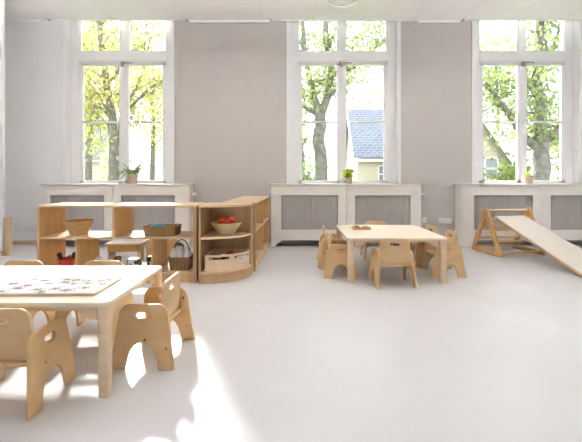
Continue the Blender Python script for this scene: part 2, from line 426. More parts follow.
# ------------------------------------------------------------------ radiator covers
def cover(x0, x1, label, grs, round_left=False, nx=0):
    yf = 5.40; z1 = .925
    t = thing('radiator_cover', label, 'radiator cover', ((x0+x1)/2, (yf+YB)/2, 0))
    ox, oy = (x0+x1)/2, (yf+YB)/2
    L0, L1 = x0-ox, x1-ox; hy = (YB-yf)/2 - .001; fy = -hy
    xm = (grs[0][1]+grs[1][0])/2 - ox
    zg0, zg1 = .255, .775
    fl = L0 if not round_left else L0+.10
    for n, (s0, s1, g) in enumerate(((fl, xm, grs[0]), (xm, L1, grs[1]))):
        a, b = s0+.003, s1-.003
        # outline with arched foot cut
        c = .10
        ft0 = a if n == 0 else a; 
        out = [(a, 0), (a+.07 if n == 0 else a+.02, 0)]
        if n == 0:
            out += [(a+.075, .03), (a+.10, .055), (a+.13, .07), (a+.16, .10), (a+.19, c), (b, c)]
        else:
            out = [(a, c), (b-.19, c), (b-.16, .10), (b-.13, .07), (b-.10, .055), (b-.075, .03), (b-.07, 0), (b, 0)]
        out += [(b, z1), (a, z1)]
        hole = [(g[0]-ox, zg0), (g[1]-ox, zg0), (g[1]-ox, zg1), (g[0]-ox, zg1)]
        me = plate([out, hole], .022, T(0, fy+.011, 0) @ XZ, .002)
        fr = link('front_panel', me, M['cover'], t)
        bm = bmesh.new(); gx0, gx1 = g[0]-ox-.01, g[1]-ox+.01
        w = gx0
        while w < gx1:
            box(bm, w, min(w+.014, gx1), fy+.024, fy+.030, zg0-.01, zg1+.01); w += .0205
        for zz in (zg0+.0, (zg0+zg1)/2, zg1): box(bm, gx0, gx1, fy+.030, fy+.034, zz-.006, zz+.006)
        link('grille', bm, M['grille'], t)
    bx = [(L1-.02, L1, fy+.024, hy, 0, z1)]
    if not round_left: bx.append((L0, L0+.02, fy+.024, hy, 0, z1))
    for b_ in bx: link('side_panel', B(b_), M['cover'], t, bevel=.002)
    if round_left:
        bm = bmesh.new(); pts = []
        R = .10
        pts = [(L0, hy-.006)] + [(L0+R-R*math.cos(k*PI/2/8), fy+R-R*math.sin(k*PI/2/8)) for k in range(9)]
        pl = []
        for (ax, ay), (bx_, by) in zip(pts, pts[1:]):
            d = Vector((bx_-ax, by-ay, 0)); nseg = max(1, round(d.length/.03))
            for q in range(nseg):
                p0 = Vector((ax, ay, 0)) + d*(q/nseg); p1 = Vector((ax, ay, 0)) + d*((q+.88)/nseg)
                nrm = Vector((-d.y, d.x, 0)).normalized()
                nrm = -nrm if (nrm.x*(p0.x-(L0+R)) + nrm.y*(p0.y-(fy+R))) > 0 else nrm
                vs = [bm.verts.new(v) for v in (p0, p1, p1+nrm*.015, p0+nrm*.015)]
                vt = [bm.verts.new(v.co + Vector((0, 0, z1))) for v in vs]
                bm.faces.new(vs[::-1]); bm.faces.new(vt)
                for k in range(4): bm.faces.new([vs[k], vs[(k+1) % 4], vt[(k+1) % 4], vt[k]])
        # thin backing
        for (ax, ay), (bx_, by) in zip(pts, pts[1:]):
            vs = [bm.verts.new((ax+.004, ay+.004, 0)), bm.verts.new((bx_+.004, by+.004, 0)), bm.verts.new((bx_+.004, by+.004, z1)), bm.verts.new((ax+.004, ay+.004, z1))]
            bm.faces.new(vs)
        bmesh.ops.recalc_face_normals(bm, faces=bm.faces)
        link('curved_side', bm, M['cover'], t)
    if round_left:
        R = .12; o = [(L0-.02, hy)] + [(L0-.02+R-R*math.cos(k*PI/2/8), fy-.02+R-R*math.sin(k*PI/2/8)) for k in range(9)] + [(L1+.02, fy-.02), (L1+.02, hy)]
    else:
        o = [(L0-.02, hy), (L0-.02, fy-.02), (L1+.02, fy-.02), (L1+.02, hy)]
    link('top_board', plate([o], .024, T(0, 0, z1+.012), .004), M['cover'], t)
    for zz in (.86, .62, .34):
        for x_ in (xm-.025, xm+.025):
            bm = bmesh.new(); tube(bm, [(x_, fy-.0005, zz), (x_, fy-.005, zz)], .006, 8); link('screw_head', bm, M['nickel'], t)
    return t
c = .015
def gx(*p): return [((a-CX)*c, (b-CX)*c) for a, b in p]
cover((43-CX)*c, (189-CX)*c, 'cream radiator cover below the left window, spider plant on its top', gx((50, 104), (121, 175)))
cover((271-CX)*c, (421.5-CX)*c, 'cream radiator cover below the middle window, behind the square table', gx((281, 338), (355, 411)))
cover((462-CX)*c, (612-CX)*c, 'cream radiator cover with rounded left corner, behind the climbing triangle', gx((474, 533), (551, 603)), True)
def radiator(x0, x1, label, side=1):
    t = thing('radiator', label, 'radiator', ((x0+x1)/2, 5.55, 0), group='radiators behind the covers')
    bm = bmesh.new(); h = (x1-x0)/2; q = -h
    while q < h-.02:
        box(bm, q, q+.032, -.045, .045, .20, .82); q += .045
    box(bm, -h, h, -.02, .02, .24, .28); box(bm, -h, h, -.02, .02, .74, .78)
    link('fin_panel', bm, M['radiator'], t)
    for q in (-h+.2, h-.24): link('bracket', B((q, q+.04, .03, .088, .5, .6)), M['radiator'], t)
    if side:
        bm = bmesh.new()
        tube(bm, [(h-.01, -.06, .78), (h+side, -.06, .78)], .012, 10)
        link('valve_pipe', bm, M['plastic'], t)
        bm = bmesh.new(); lathe(bm, [(0, 0), (.022, 0), (.028, .012), (.028, .05), (.02, .062), (0, .064)], n=16)
        bm.transform(T(h+side, -.06, .78) @ Matrix.Rotation(PI/2, 4, 'Y'))
        link('thermostat_knob', bm, M['plastic'], t, smooth=.6)
for (a, b), l in zip(((48, 183), (276, 414), (476, 605)), ('grey radiator behind the slatted panels below the left window', 'grey radiator behind the slatted panels below the middle window', 'grey radiator behind the slatted panels below the right window')):
    radiator((a-CX)*c, (b-CX)*c, l, {48: .115, 276: .125}.get(a, 0))
# sockets
for X, w, Z, l in ((2.36, .20, .36, 'white double wall socket left of the right radiator cover'), (2.03, .07, .38, 'small white wall socket just right of the middle radiator cover')):
    t = thing('wall_socket', l, 'socket', (X, YB, Z))
    link('face_plate', B((-w/2, w/2, -.03, -.001, -.045, .045)), M['plastic'], t, bevel=.004)
    for s in ((-.05, .05) if w > .1 else (0,)):
        bm = bmesh.new(); lathe(bm, [(0, 0), (.024, 0), (.026, .004), (.022, .004), (.020, .001), (0, .001)], n=20)
        bm.transform(T(s, -.0335, 0) @ Matrix.Rotation(PI/2, 4, 'X'))
        link('outlet', bm, M['cover'], t)
# ceiling lamp
t = thing('ceiling_light', 'square recessed ceiling light with round lens above the middle window', 'ceiling light', (.67, 4.92, ZC))
link('housing', plate([rounded([(-.36, -.33, .02), (.36, -.33, .02), (.36, .36, .02), (-.36, .36, .02)]), oval(0, 0, .40, .399, 32)], .03, T(0, 0, -.017), .003), M['plastic'], t)
bm = bmesh.new(); lathe(bm, [(0, -.03), (.10, -.028), (.17, -.02), (.195, -.006), (.195, -.002), (0, -.002)], n=32)
link('lens', bm, M['ceil'], t, smooth=.7)
# added out-of-view fill lamps, facing up to brighten ceiling and room
def fill_lampmat(s):
    m, nt, b = new_mat('fill_lamp_diffuser'); b.inputs['Emission Color'].default_value = (1, .965, .965, 1); b.inputs['Emission Strength'].default_value = s; return m
FILL_LAMPS = (fill_lampmat(8), fill_lampmat(44))
rows = (('left of the camera, over the near table', 'straight above the camera', 'right of the camera'), ('over the long open shelf', 'over the floor before the square table', 'over the floor before the climbing triangle'))
for r, Y in enumerate((-.6, 3.3)):
    for q, X in enumerate((-3.2, 0, 3.2)):
        t = thing('added_fill_light', 'added out-of-view fill lamp hanging from the ceiling '+rows[r][q], 'pendant light', (X, Y, ZC-.002), group='added fill lamps')
        link('fill_lamp_housing', B((-.62, .62, -.17, -.15, -.56, -.49), (-.62, .62, .15, .17, -.56, -.49), (-.62, -.60, -.15, .15, -.56, -.49), (.60, .62, -.15, .15, -.56, -.49), (-.60, .60, -.15, .15, -.56, -.55)), M['plastic'], t)
        link('fill_diffuser', B((-.595, .595, -.145, .145, -.53, -.505)), FILL_LAMPS[r], t)
        for x_ in (-.5, .5):
            bm = bmesh.new(); tube(bm, [(x_, 0, -.504), (x_, 0, 0)], .004, 6); link('fill_lamp_wire', bm, M['nickel'], t)
# wooden corner post at far left
t = thing('corner_guard_post', 'low wooden post guarding the wall end at the far left edge', 'post', (-3.82, 4.80, 0))
link('post_board', B((-.046, .03, -.005, .045, 0, .49)), M['skirt'], t, bevel=.004)
link('post_cap', B((-.048, .033, -.008, .049, .49, .505)), M['skirt'], t, bevel=.004)

# ------------------------------------------------------------------ plants
def leafblade(bm, base, d, L, w, droop, n=6, mi=0, lift=.8):
    d = Vector((d[0], d[1], 0)).normalized(); sd = Vector((-d.y, d.x, 0)); p0 = Vector(base); prev = None
    for i in range(n+1):
        t = i/n; out = L*t; z = L*(lift*t - droop*t*t)
        p = p0 + d*out*.8 + Vector((0, 0, z)); ww = w*math.sin(PI*min(1, .15+t*.85))*.5 + .0006
        a, b = bm.verts.new(p-sd*ww), bm.verts.new(p+sd*ww)
        if prev: bm.faces.new([prev[0], prev[1], b, a])
        prev = (a, b)
def pot(t, r, h, mat):
    bm = bmesh.new(); lathe(bm, [(0, 0), (r*.72, 0), (r*.78, .004), (r*.96, h*.85), (r, h*.88), (r, h), (r*.9, h), (r*.86, h*.8), (0, h*.8)], n=28)
    link('pot', bm, mat, t, smooth=.6)
    bm = bmesh.new(); lathe(bm, [(0, h*.86), (r*.5, h*.85), (r*.86, h*.81)], n=20); link('soil', bm, M['soil'], t)
ct = .9495
t = thing('potted_plant', 'spider plant with arching striped leaves in a pale pot, left window', 'plant', ((131-CX)*c, 5.46, ct), group='plants on the radiator covers')
t.scale = (1.2, 1.2, 1.2)
pot(t, .068, .12, M['clay'])
bm = bmesh.new(); rnd = random.Random(3)
for k in range(75):
    a = rnd.uniform(0, 2*PI); L = rnd.uniform(.17, .31)
    dx, dy = math.cos(a), math.sin(a)*.6
    leafblade(bm, (dx*.02, dy*.02, .10), (dx, dy), L, .026, rnd.uniform(.5, 1.15), lift=rnd.uniform(.7, 1.35))
link('leaves', bm, M['leaf_spider'], t)
t = thing('potted_plant', 'small pot of bright lime-green round leaves, middle window', 'plant', ((349.5-CX)*c, 5.46, ct), group='plants on the radiator covers')
pot(t, .055, .085, M['clay'])
bm = bmesh.new()
for k in range(60):
    a = rnd.uniform(0, 2*PI); r = rnd.uniform(.01, .10); p = Vector((math.cos(a)*r, math.sin(a)*r*.7, .10+rnd.uniform(0, .14)*(1-r*3)))
    q = Euler((rnd.uniform(-.9, .9), rnd.uniform(-.9, .9), a)).to_matrix(); s = rnd.uniform(.024, .040)
    vs = [bm.verts.new(p + q @ Vector((s*math.cos(u), s*.8*math.sin(u), .004*math.cos(2*u)))) for u in [2*PI*i/8 for i in range(8)]]
    bm.faces.new(vs)
link('leaves', bm, M['leaf_lime'], t)
bm = bmesh.new()
for k in range(9):
    a = k*.7; tube(bm, [(0, 0, .07), (math.cos(a)*.03, math.sin(a)*.02, .13), (math.cos(a)*.06, math.sin(a)*.04, .18)], .0025, 5)
link('stem', bm, M['leaf_spider'], t)
t = thing('potted_plant', 'squat clay pot with a tiny green cactus, right window', 'plant', ((530.5-CX)*c, 5.46, ct), group='plants on the radiator covers')
pot(t, .074, .12, M['clay'])
bm = bmesh.new()
n = 20
rings = []
for i in range(7):
    ph = i/6*PI*.5; r = .035*math.cos(ph); z = .10+.085*math.sin(ph)
    rings.append([bm.verts.new((r*(1+.12*(k % 2))*math.cos(2*PI*k/n), r*(1+.12*(k % 2))*math.sin(2*PI*k/n), z)) for k in range(n)])
for a, b in zip(rings, rings[1:]):
    for k in range(n): bm.faces.new([a[k], a[(k+1) % n], b[(k+1) % n], b[k]])
lathe(bm, [(0, 0), (.013, 0), (.015, .012), (0, .026)], (.03, -.01, .115), 12); lathe(bm, [(0, 0), (.013, 0), (.015, .012), (0, .026)], (-.035, 0, .11), 12)
link('cactus_body', bm, M['leaf_lime'], t, smooth=.6)

# ------------------------------------------------------------------ tables
def table(name, label, x0, x1, y0, y1, H, lt=.06):
    ox, oy = (x0+x1)/2, (y0+y1)/2; hx, hy = (x1-x0)/2, (y1-y0)/2
    t = thing(name, label, 'table', (ox, oy, 0))
    o = rounded([(-hx, -hy, .045), (hx, -hy, .045), (hx, hy, .045), (-hx, hy, .045)])
    link('tabletop', plate([o], .024, T(0, 0, H-.012), .005), M['table_top'], t, smooth=.7)
    zt = H-.024
    # aprons with curved haunches
    for s in (-1, 1):
        pts = [(-hx+.03+lt*.9, zt), (-hx+.03+lt*.9, zt-.072)]
        pts += [(-hx+.085+.08*math.sin(k*PI/12), zt-.072+.045*(1-math.cos(k*PI/12))) for k in range(1, 7)]
        pr = pts[2:]
        out = pts + [(-p[0], p[1]) for p in pts[::-1]]
        link('apron', plate([out], .02, T(0, s*(hy-.045), 0) @ XZ, .002), M['birch'], t)
        pts = [(-hy+.03+lt*.9, zt), (-hy+.03+lt*.9, zt-.072)]
        pts += [(-hy+.085+.08*math.sin(k*PI/12), zt-.072+.045*(1-math.cos(k*PI/12))) for k in range(1, 7)]
        out = pts + [(-p[0], p[1]) for p in pts[::-1]]
        link('apron', plate([out], .02, T(s*(hx-.045), 0, 0) @ YZ, .002), M['birch'], t)
    for sx in (-1, 1):
        for sy in (-1, 1):
            bm = bmesh.new(); rings = []
            for z, w in ((0, lt*.94), (.008, lt), (H*.45, lt), (H*.72, lt*1.03), (H*.86, lt*1.12), (zt, lt*1.3)):
                cx_ = sx*(hx-.008-w/2); cy_ = sy*(hy-.008-w/2)
                o = rounded([(-w/2, -w/2, w*.22), (w/2, -w/2, w*.22), (w/2, w/2, w*.22), (-w/2, w/2, w*.22)], 4)
                rings.append([bm.verts.new((cx_+p[0], cy_+p[1], z)) for p in o])
            for a, b in zip(rings, rings[1:]):
                for k in range(len(a)): bm.faces.new([a[k], a[(k+1) % len(a)], b[(k+1) % len(a)], b[k]])
            bm.faces.new(rings[0][::-1]); bm.faces.new(rings[-1])
            link('leg', bm, M['birch'], t, smooth=.7)
    return t
table('play_table', 'pale birch table in the foreground with a picture board on top', -2.10, -.875, 1.70, 2.42, .4555, .050)
table('play_table', 'square birch table below the middle window, ringed by small chairs', .525, 1.52, 3.54, 4.53, .449, .064)

# picture board on the near table
t = thing('picture_board', 'white board printed with small coloured drawings on the near table', 'board', (-1.33, 1.94, .4560))
link('base_board', B((-.335, .335, -.145, .14, 0, .010)), M['shelf_pale'], t, bevel=.002)
link('picture_sheet', B((-.330, .330, -.140, .135, .0102, .0125)), M['paper'], t)
bm = bmesh.new(); rnd = random.Random(11)
def stroke(pts, w, mi):
    zz = .0127
    for p, q in zip(pts, pts[1:]):
        p, q = Vector(p), Vector(q); d = (q-p)
        if d.length < 1e-6: continue
        d.normalize(); s = Vector((-d.y, d.x))*w/2; p = p-d*w*.3; q = q+d*w*.3
        vs = [bm.verts.new((v.x, v.y, zz)) for v in (p-s, q-s, q+s, p+s)]; f = bm.faces.new(vs); f.material_index = mi
def blob(cx_, cy_, rx, ry, mi, n=14):
    vs = [bm.verts.new((cx_+rx*math.cos(2*PI*k/n)*rnd.uniform(.8, 1.1), cy_+ry*math.sin(2*PI*k/n)*rnd.uniform(.8, 1.1), .01262+mi*.00003)) for k in range(n)]
    f = bm.faces.new(vs); f.material_index = mi
def ring(cx_, cy_, rx, ry, mi, w=.004, n=16):
    stroke([(cx_+rx*math.cos(2*PI*k/n), cy_+ry*math.sin(2*PI*k/n)) for k in range(n+1)], w, mi)
spots = [(-.27, .09, 2), (-.25, -.07, 3), (-.20, .02, 0), (-.14, .10, 4), (-.12, -.06, 2), (-.10, -.01, 2), (-.07, .08, 4), (-.01, .02, 0), (.0, -.08, 3), (.04, .10, 0), (.06, .05, 1), (.09, -.07, 0), (.10, .09, 1), (.13, .02, 3), (.16, -.09, 4), (.18, .08, 1), (.20, .03, 1), (.23, -.05, 0), (.25, .07, 2), (.28, .10, 0), (.29, .02, 4), (-.17, -.11, 4), (.05, -.12, 3)]
for x_, y_, mi in [q for q in spots if q[0] > -.21 or q[2] == 3]:
    blob(x_, y_, rnd.uniform(.012, .024), rnd.uniform(.011, .020), mi if mi else rnd.choice((1, 1, 2, 4)))
    ring(x_-.02, y_+.004, rnd.uniform(.012, .02), rnd.uniform(.012, .02), 0 if rnd.random() < .5 else mi, .0026)
    stroke([(x_+.03, y_-.02), (x_+.012, y_+.022), (x_-.012, y_+.026), (x_-.03, y_-.004)], .002, 0)
    if rnd.random() < .7: ring(x_+.024, y_+.01, .014, .016, 0, .0035)
    for q in range(3):
        a = rnd.uniform(0, 2*PI); stroke([(x_, y_), (x_+.022*math.cos(a), y_+.02*math.sin(a)), (x_+.04*math.cos(a+.4), y_+.03*math.sin(a+.4))], .003, 0 if q else mi)
link('printed_drawings', bm, [M['ink'], M['ink2'], M['ink3'], M['ink4'], M['ink5']], t)

# small tray on far table
t = thing('wooden_tray', 'small wooden tray with dark pieces on the square table', 'tray', (.775, 4.16, .4495))
link('tray_base', B((-.10, .10, -.07, .07, 0, .018)), M['bowl'], t, bevel=.003)
link('tray_rim', B((-.10, .10, -.07, -.06, .018, .03), (-.10, .10, .06, .07, .018, .03), (-.10, -.09, -.06, .06, .018, .03), (.09, .10, -.06, .06, .018, .03)), M['bowl'], t)
for i, (x_, w, m, l) in enumerate(((-.05, .035, 'ink', 'flat grey block in the left of the small tray'), (.0, .03, 'paper', 'flat white block in the middle of the small tray'), (.052, .036, 'ink3', 'flat reddish block in the right of the small tray'))):
    tag(link('toy_block', B((.775+x_-w/2, .775+x_+w/2, 4.16-.05, 4.16+.045, .468, .484)), M[m], bevel=.002), l, 'toy block', 'blocks in the small tray')

# ------------------------------------------------------------------ chairs
def make_chair(label, loc, rz, group):
    t = thing('toddler_chair', label, 'chair', loc, rz, group)
    W = .172; sp = math.tan(math.radians(5))
    bw, tw, h = .178, .118, .347
    arch = [(.093, 0), (.084, .05), (.072, .09), (.052, .122), (.028, .137), (0, .141)]
    out = rounded([(-bw, 0, .006), (-tw-.012, h, .062), (tw+.012, h, .062), (bw, 0, .006)][::1], 8)
    # insert arch along the base (last point -> first point)
    out = out + [(p[0], max(p[1], 0)) for p in arch] + [(-p[0], p[1]) for p in arch[::-1][1:]]
    hole = oval(0, h-.062, .088, .036)
    for s in (-1, 1):
        shear = Matrix(((1, 0, 0, 0), (0, 1, -s*sp, s*(W+.012)), (0, 0, 1, 0), (0, 0, 0, 1)))
        link('side_panel', plate([out, hole], .018, shear @ XZ, .003), M['chair'], t, smooth=.6)
    zs = .205
    wi = W+.012-zs*sp-.010
    link('seat', B((-.105, .125, -wi, wi, zs-.009, zs+.009)), M['chair'], t, bevel=.004)
    b0 = zs+.012; bt = .460
    wb_ = W+.012-b0*sp-.012; wt = W+.012-.36*sp-.012
    o = rounded([(-wb_, b0, .004), (wb_, b0, .004), (wt, bt, .055), (-wt, bt, .055)], 8)
    lean = Matrix(((1, 0, -.10, -.055), (0, 1, 0, 0), (0, 0, 1, 0), (0, 0, 0, 1)))
    link('backrest', plate([o, oval(0, bt-.055, .09, .034)], .016, lean @ YZ, .003), M['chair_back'], t, smooth=.6)
    return t
gN = 'chairs around the near table'; gF = 'chairs around the square table'
c0 = make_chair('birch toddler chair at the right end of the near table, facing left', (-.825, 2.15, 0), PI-.03, gN)
dup(c0, (-1.332, 1.715, 0), PI/2+.04, 'birch toddler chair in the near left corner, its back to the viewer', gN)
dup(c0, (-1.905, 2.44, 0), -PI/2, 'birch toddler chair behind the near table, the left one of two', gN)
dup(c0, (-1.34, 2.44, 0), -PI/2, 'birch toddler chair behind the near table, the right one of two', gN)
dup(c0, (.96, 3.54, 0), PI/2+.03, 'birch toddler chair with its back to the viewer at the square table', gF)
dup(c0, (.475, 3.915, 0), 0.05, 'birch toddler chair on the left side of the square table, the nearer one', gF)
dup(c0, (.455, 4.33, 0), -.04, 'birch toddler chair on the left side of the square table, the farther one', gF)
dup(c0, (1.625, 3.95, 0), PI-.02, 'birch toddler chair on the right side of the square table, the nearer one', gF)
dup(c0, (1.57, 4.37, 0), PI+.05, 'birch toddler chair on the right side of the square table, the farther one', gF)
dup(c0, (1.09, 4.73, 0), -PI/2, 'birch toddler chair on the far side of the square table, facing the viewer', gF)

# ------------------------------------------------------------------ long open shelf
sx0, sx1, sy0, sy1, H = -2.545, -.965, 3.566, 3.983, .770
t = thing('open_shelf_unit', 'long open wooden shelf unit dividing the room behind the near table', 'shelf unit', ((sx0+sx1)/2, (sy0+sy1)/2, 0))
ox, oy = (sx0+sx1)/2, (sy0+sy1)/2; hx, hy = (sx1-sx0)/2, (sy1-sy0)/2
def part(name, x0, x1, z0, z1, m, y0=None, y1=None, bev=.003):
    return link(name, B((x0-ox, x1-ox, (-hy if y0 is None else y0), (hy if y1 is None else y1), z0, z1)), M[m], t, bevel=bev)
part('top_board', sx0, sx1, H-.022, H, 'shelf_pale')
part('end_panel', sx0, sx0+.02, 0, H-.0225, 'shelf')
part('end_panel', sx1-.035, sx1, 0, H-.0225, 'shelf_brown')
part('shelf_board', sx0+.0205, sx1-.0355, .434, .454, 'shelf_pale')
part('shelf_board', sx0+.0205, sx1-.0355, .085, .105, 'shelf_pale')
part('plinth', sx0+.0205, sx1-.0355, 0.0, .0845, 'shelf', -hy+.02, -hy+.04)
part('divider', -1.80, -1.782, .4545, H-.0225, 'shelf')
part('divider', -2.168, -2.15, .1055, .4335, 'shelf')
part('divider', -1.418, -1.40, .1055, .4335, 'shelf')

def bowl(name, x, y, z, r, h, m, label, foot=.6):
    bm = bmesh.new()
    lathe(bm, [(0, 0), (r*foot, 0), (r*foot*1.02, .01), (r*(foot+.12), h*.35), (r*.97, h*.93), (r, h), (r*.93, h), (r*.88, h*.9), (r*(foot), h*.3), (r*.3, h*.14), (0, h*.13)], n=36)
    o = link(name, bm, m, smooth=.7); o.location = (x, y, z); tag(o, label, 'bowl'); return o
bowl('wooden_bowl', -2.235, 3.74, .4545, .140, .150, M['bowl'], 'large turned wooden bowl on the upper level of the open shelf', .58)
def basket(name, x, y, z, w, d, h, m, label, taper=.92, handle=False, wall=.012):
    t = thing(name, label, 'basket', (x, y, z)); bm = bmesh.new()
    def lp(s, zz, inset): return [bm.verts.new((p[0], p[1], zz)) for p in rounded([(-w/2*s+inset, -d/2*s+inset, .03), (w/2*s-inset, -d/2*s+inset, .03), (w/2*s-inset, d/2*s-inset, .03), (-w/2*s+inset, d/2*s-inset, .03)], 5)]
    rs = [lp(taper, 0, 0)]
    N = 8
    for i in range(1, N+1): rs.append(lp(taper+(1-taper)*i/N + (.006 if i % 2 else 0), h*i/N, 0))
    rs.append(lp(1, h, wall)); rs.append(lp(taper, .01, wall))
    for a, b in zip(rs, rs[1:]):
        for k in range(len(a)): bm.faces.new([a[k], a[(k+1) % len(a)], b[(k+1) % len(a)], b[k]])
    bm.faces.new(rs[0][::-1]); bm.faces.new(rs[-1]); bmesh.ops.recalc_face_normals(bm, faces=bm.faces)
    link('basket_body', bm, m, t)
    bm = bmesh.new(); o = rounded([(-w/2, -d/2, .03), (w/2, -d/2, .03), (w/2, d/2, .03), (-w/2, d/2, .03)], 5)
    tube(bm, [(p[0], p[1], h) for p in o+o[:1]], .009, 8); link('braided_rim', bm, m, t, smooth=.8)
    if handle:
        bm = bmesh.new(); tube(bm, [(-w/2*math.cos(k*PI/14)*.75, 0, h+.17*math.sin(k*PI/14)) for k in range(15)], .007, 8); link('handle', bm, m, t, smooth=.8)
    return t
basket('wicker_tray', -1.355, 3.72, .4545, .325, .22, .09, M['wicker'], 'shallow golden wicker basket on the upper level of the open shelf', .96)
bm = bmesh.new()
tube(bm, [(-1.46, 3.69, .535), (-1.42, 3.70, .541), (-1.37, 3.73, .541), (-1.33, 3.70, .53)], [.02, .032, .03, .015], 12)
tag(link('blue_cloth', bm, M['cyan'], smooth=1), 'crumpled light blue cloth lying in the shallow wicker basket', 'cloth')
bm = bmesh.new(); tube(bm, [(-1.46, 3.69, .486), (-1.40, 3.74, .487), (-1.30, 3.72, .487), (-1.26, 3.74, .486)], [.014, .018, .018, .014], 12)
tag(link('folded_cloth', bm, M['paper'], smooth=1), 'folded white cloth at the bottom of the shallow wicker basket', 'cloth')
# lower right: wicker basket with white bottles
basket('wicker_basket', -1.165, 3.74, .1055, .23, .22, .125, M['wicker_dark'], 'brown wicker basket with arched handle in the lower right compartment of the open shelf', .88, True)
rnd = random.Random(5)
for i, (x_, y_) in enumerate(((-.07, -.06), (0.0, -.065), (.07, -.06), (-.06, .0), (.01, .005), (.07, .01))):
    bm = bmesh.new(); lathe(bm, [(0, 0), (.026, 0), (.029, .01), (.029, .10), (.02, .125), (.012, .135), (.012, .155), (0, .158)], n=16)
    o = link('white_bottle', bm, M['bulb'], smooth=.7); o.location = (-1.165+x_, 3.74+y_, .1055+.013); o.scale = (1.1, 1.1, 1.28)
    tag(o, 'small white bottle standing in the brown wicker basket', 'bottle', 'bottles in the wicker basket')
# red tub with dark-handled brushes
t = thing('red_tub', 'red plastic tub behind the near table in the lower left of the open shelf', 'tub', (-2.345, 3.72, .1055))
bm = bmesh.new(); lathe(bm, [(0, 0), (.06, 0), (.082, .10), (.088, .10), (.084, .108), (.078, .1), (.057, .01), (0, .01)], n=28); link('tub_body', bm, M['redplastic'], t, smooth=.6)
for i, (dx, dy, lx, ly, m, l) in enumerate(((-.02, -.01, -.055, -.01, 'black', 'black handled brush leaning left in the red tub'), (.035, 0, .045, .0, 'black', 'black handled brush leaning right in the red tub'), (.0, .02, .005, .02, 'brown', 'brown brush upright in the middle of the red tub'))):
    bm = bmesh.new(); a = Vector((-2.345+dx, 3.72+dy, .118)); b = Vector((-2.345+dx+lx, 3.72+dy+ly, .118+(.155 if m == 'black' else .12)))
    tube(bm, [a, a.lerp(b, .5), a.lerp(b, .62), a.lerp(b, .9), b], [.008, .009, .02, .024, .010], 10)
    tag(link('brush', bm, M[m], smooth=.8), l, 'brush', 'brushes in the red tub')
# lower middle: small toys
Z0 = .1055
bm = bmesh.new(); box(bm, -.05, .05, -.06, .06, 0, .105)
o = link('spotted_box', bm, M['cow'], bevel=.006); o.location = (-1.65, 3.72, Z0); tag(o, 'black and white spotted box in the lower middle of the open shelf', 'box')
for (x_, w, h, m, l) in ((-1.485, .07, .05, 'black', 'flat black box near the lower divider, topmost of two'),):
    o = link('small_box', B((-w/2, w/2, -.05, .05, 0, .07)), M['cow'], bevel=.004); o.location = (x_, 3.76, Z0); tag(o, 'small patterned box right of the spotted box, bottom of two', 'box')
    o = link('small_box', B((-w/2, w/2, -.05, .05, 0, .05)), M['black'], bevel=.004); o.location = (x_, 3.76, Z0+.0705); tag(o, l, 'box')
for i, (x_, h, m, l) in enumerate(((-2.03, .11, 'paper', 'white cup on the lowest shelf board, nearest the lower left divider'), (-1.93, .09, 'paper', 'short white cup on the lowest shelf board'), (-1.83, .12, 'brown', 'brown cup on the lowest shelf board'), (-1.75, .13, 'paper', 'tall white cup beside the spotted box'))):
    bm = bmesh.new(); lathe(bm, [(0, 0), (.026, 0), (.034, h), (.031, h), (.023, .008), (0, .008)], n=20)
    o = link('cup', bm, M[m], smooth=.6); o.location = (x_, 3.74, Z0); tag(o, l, 'cup', 'cups on the lowest shelf board')
# stool + crate behind
t = thing('low_stool', 'low wooden stool on the floor behind the open shelf', 'stool', (-2.08, 4.45, 0), .12)
link('seat', B((-.20, .22, -.15, .14, .235, .255)), M['ramp'], t, bevel=.004)
link('apron', B((-.17, .19, -.12, -.10, .15, .2345), (-.17, .19, .09, .11, .15, .2345)), M['shelf'], t)
for sx in (-.17, .17):
    link('leg_panel', B((sx, sx+.02, -.0995, .0895, 0, .2345)), M['shelf'], t)
t = thing('wooden_crate', 'small wooden crate beside the low stool behind the open shelf', 'crate', (-1.62, 4.42, 0))
link('crate_body', B((-.14, .14, -.14, -.125, 0, .30), (-.14, .14, .125, .14, 0, .30), (-.14, -.125, -.125, .125, 0, .30), (.125, .14, -.125, .125, 0, .30), (-.125, .125, -.125, .125, .01, .025)), M['shelf'], t, bevel=.002)
link('crate_foot', B((-.11, .11, -.155, -.1405, .05, .09), (-.11, .11, -.155, -.1405, .2, .24)), M['shelf_pale'], t, bevel=.002)

# ------------------------------------------------------------------ corner (quarter-round) unit
qx, qy, R = -.935, 3.975, .485; EC = .12
t = thing('corner_shelf', 'quarter-round wooden corner shelf holding a bowl and a storage bin', 'shelf unit', (qx, qy, 0))
t.scale = (1, .93, 1)
def quarter(r, n=20, s=0.0): return [(s, s*0)] + []
def qplate(r, z, th, m, name, x0=.0):
    o = [(x0, -.0)] + [(x0+ (r-x0)*math.sin(k*PI/2/20), -EC-(r-EC)*math.cos(k*PI/2/20)) for k in range(21)]
    return link(name, plate([o], th, T(0, 0, z), .003), M[m], t, smooth=.5)
qplate(R, H-.011, .022, 'shelf_pale', 'top_board')
qplate(R-.012, .444, .02, 'shelf_pale', 'shelf_board', .019)
qplate(R-.005, .105, .02, 'shelf_pale', 'shelf_board', .019)
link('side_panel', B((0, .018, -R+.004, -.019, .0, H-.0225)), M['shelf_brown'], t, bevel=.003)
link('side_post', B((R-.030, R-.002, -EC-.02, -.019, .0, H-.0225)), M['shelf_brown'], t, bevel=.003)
link('back_panel', B((0, R-.004, -.0185, -.0005, .0, H-.0225)), M['shelf_brown'], t, bevel=.003)
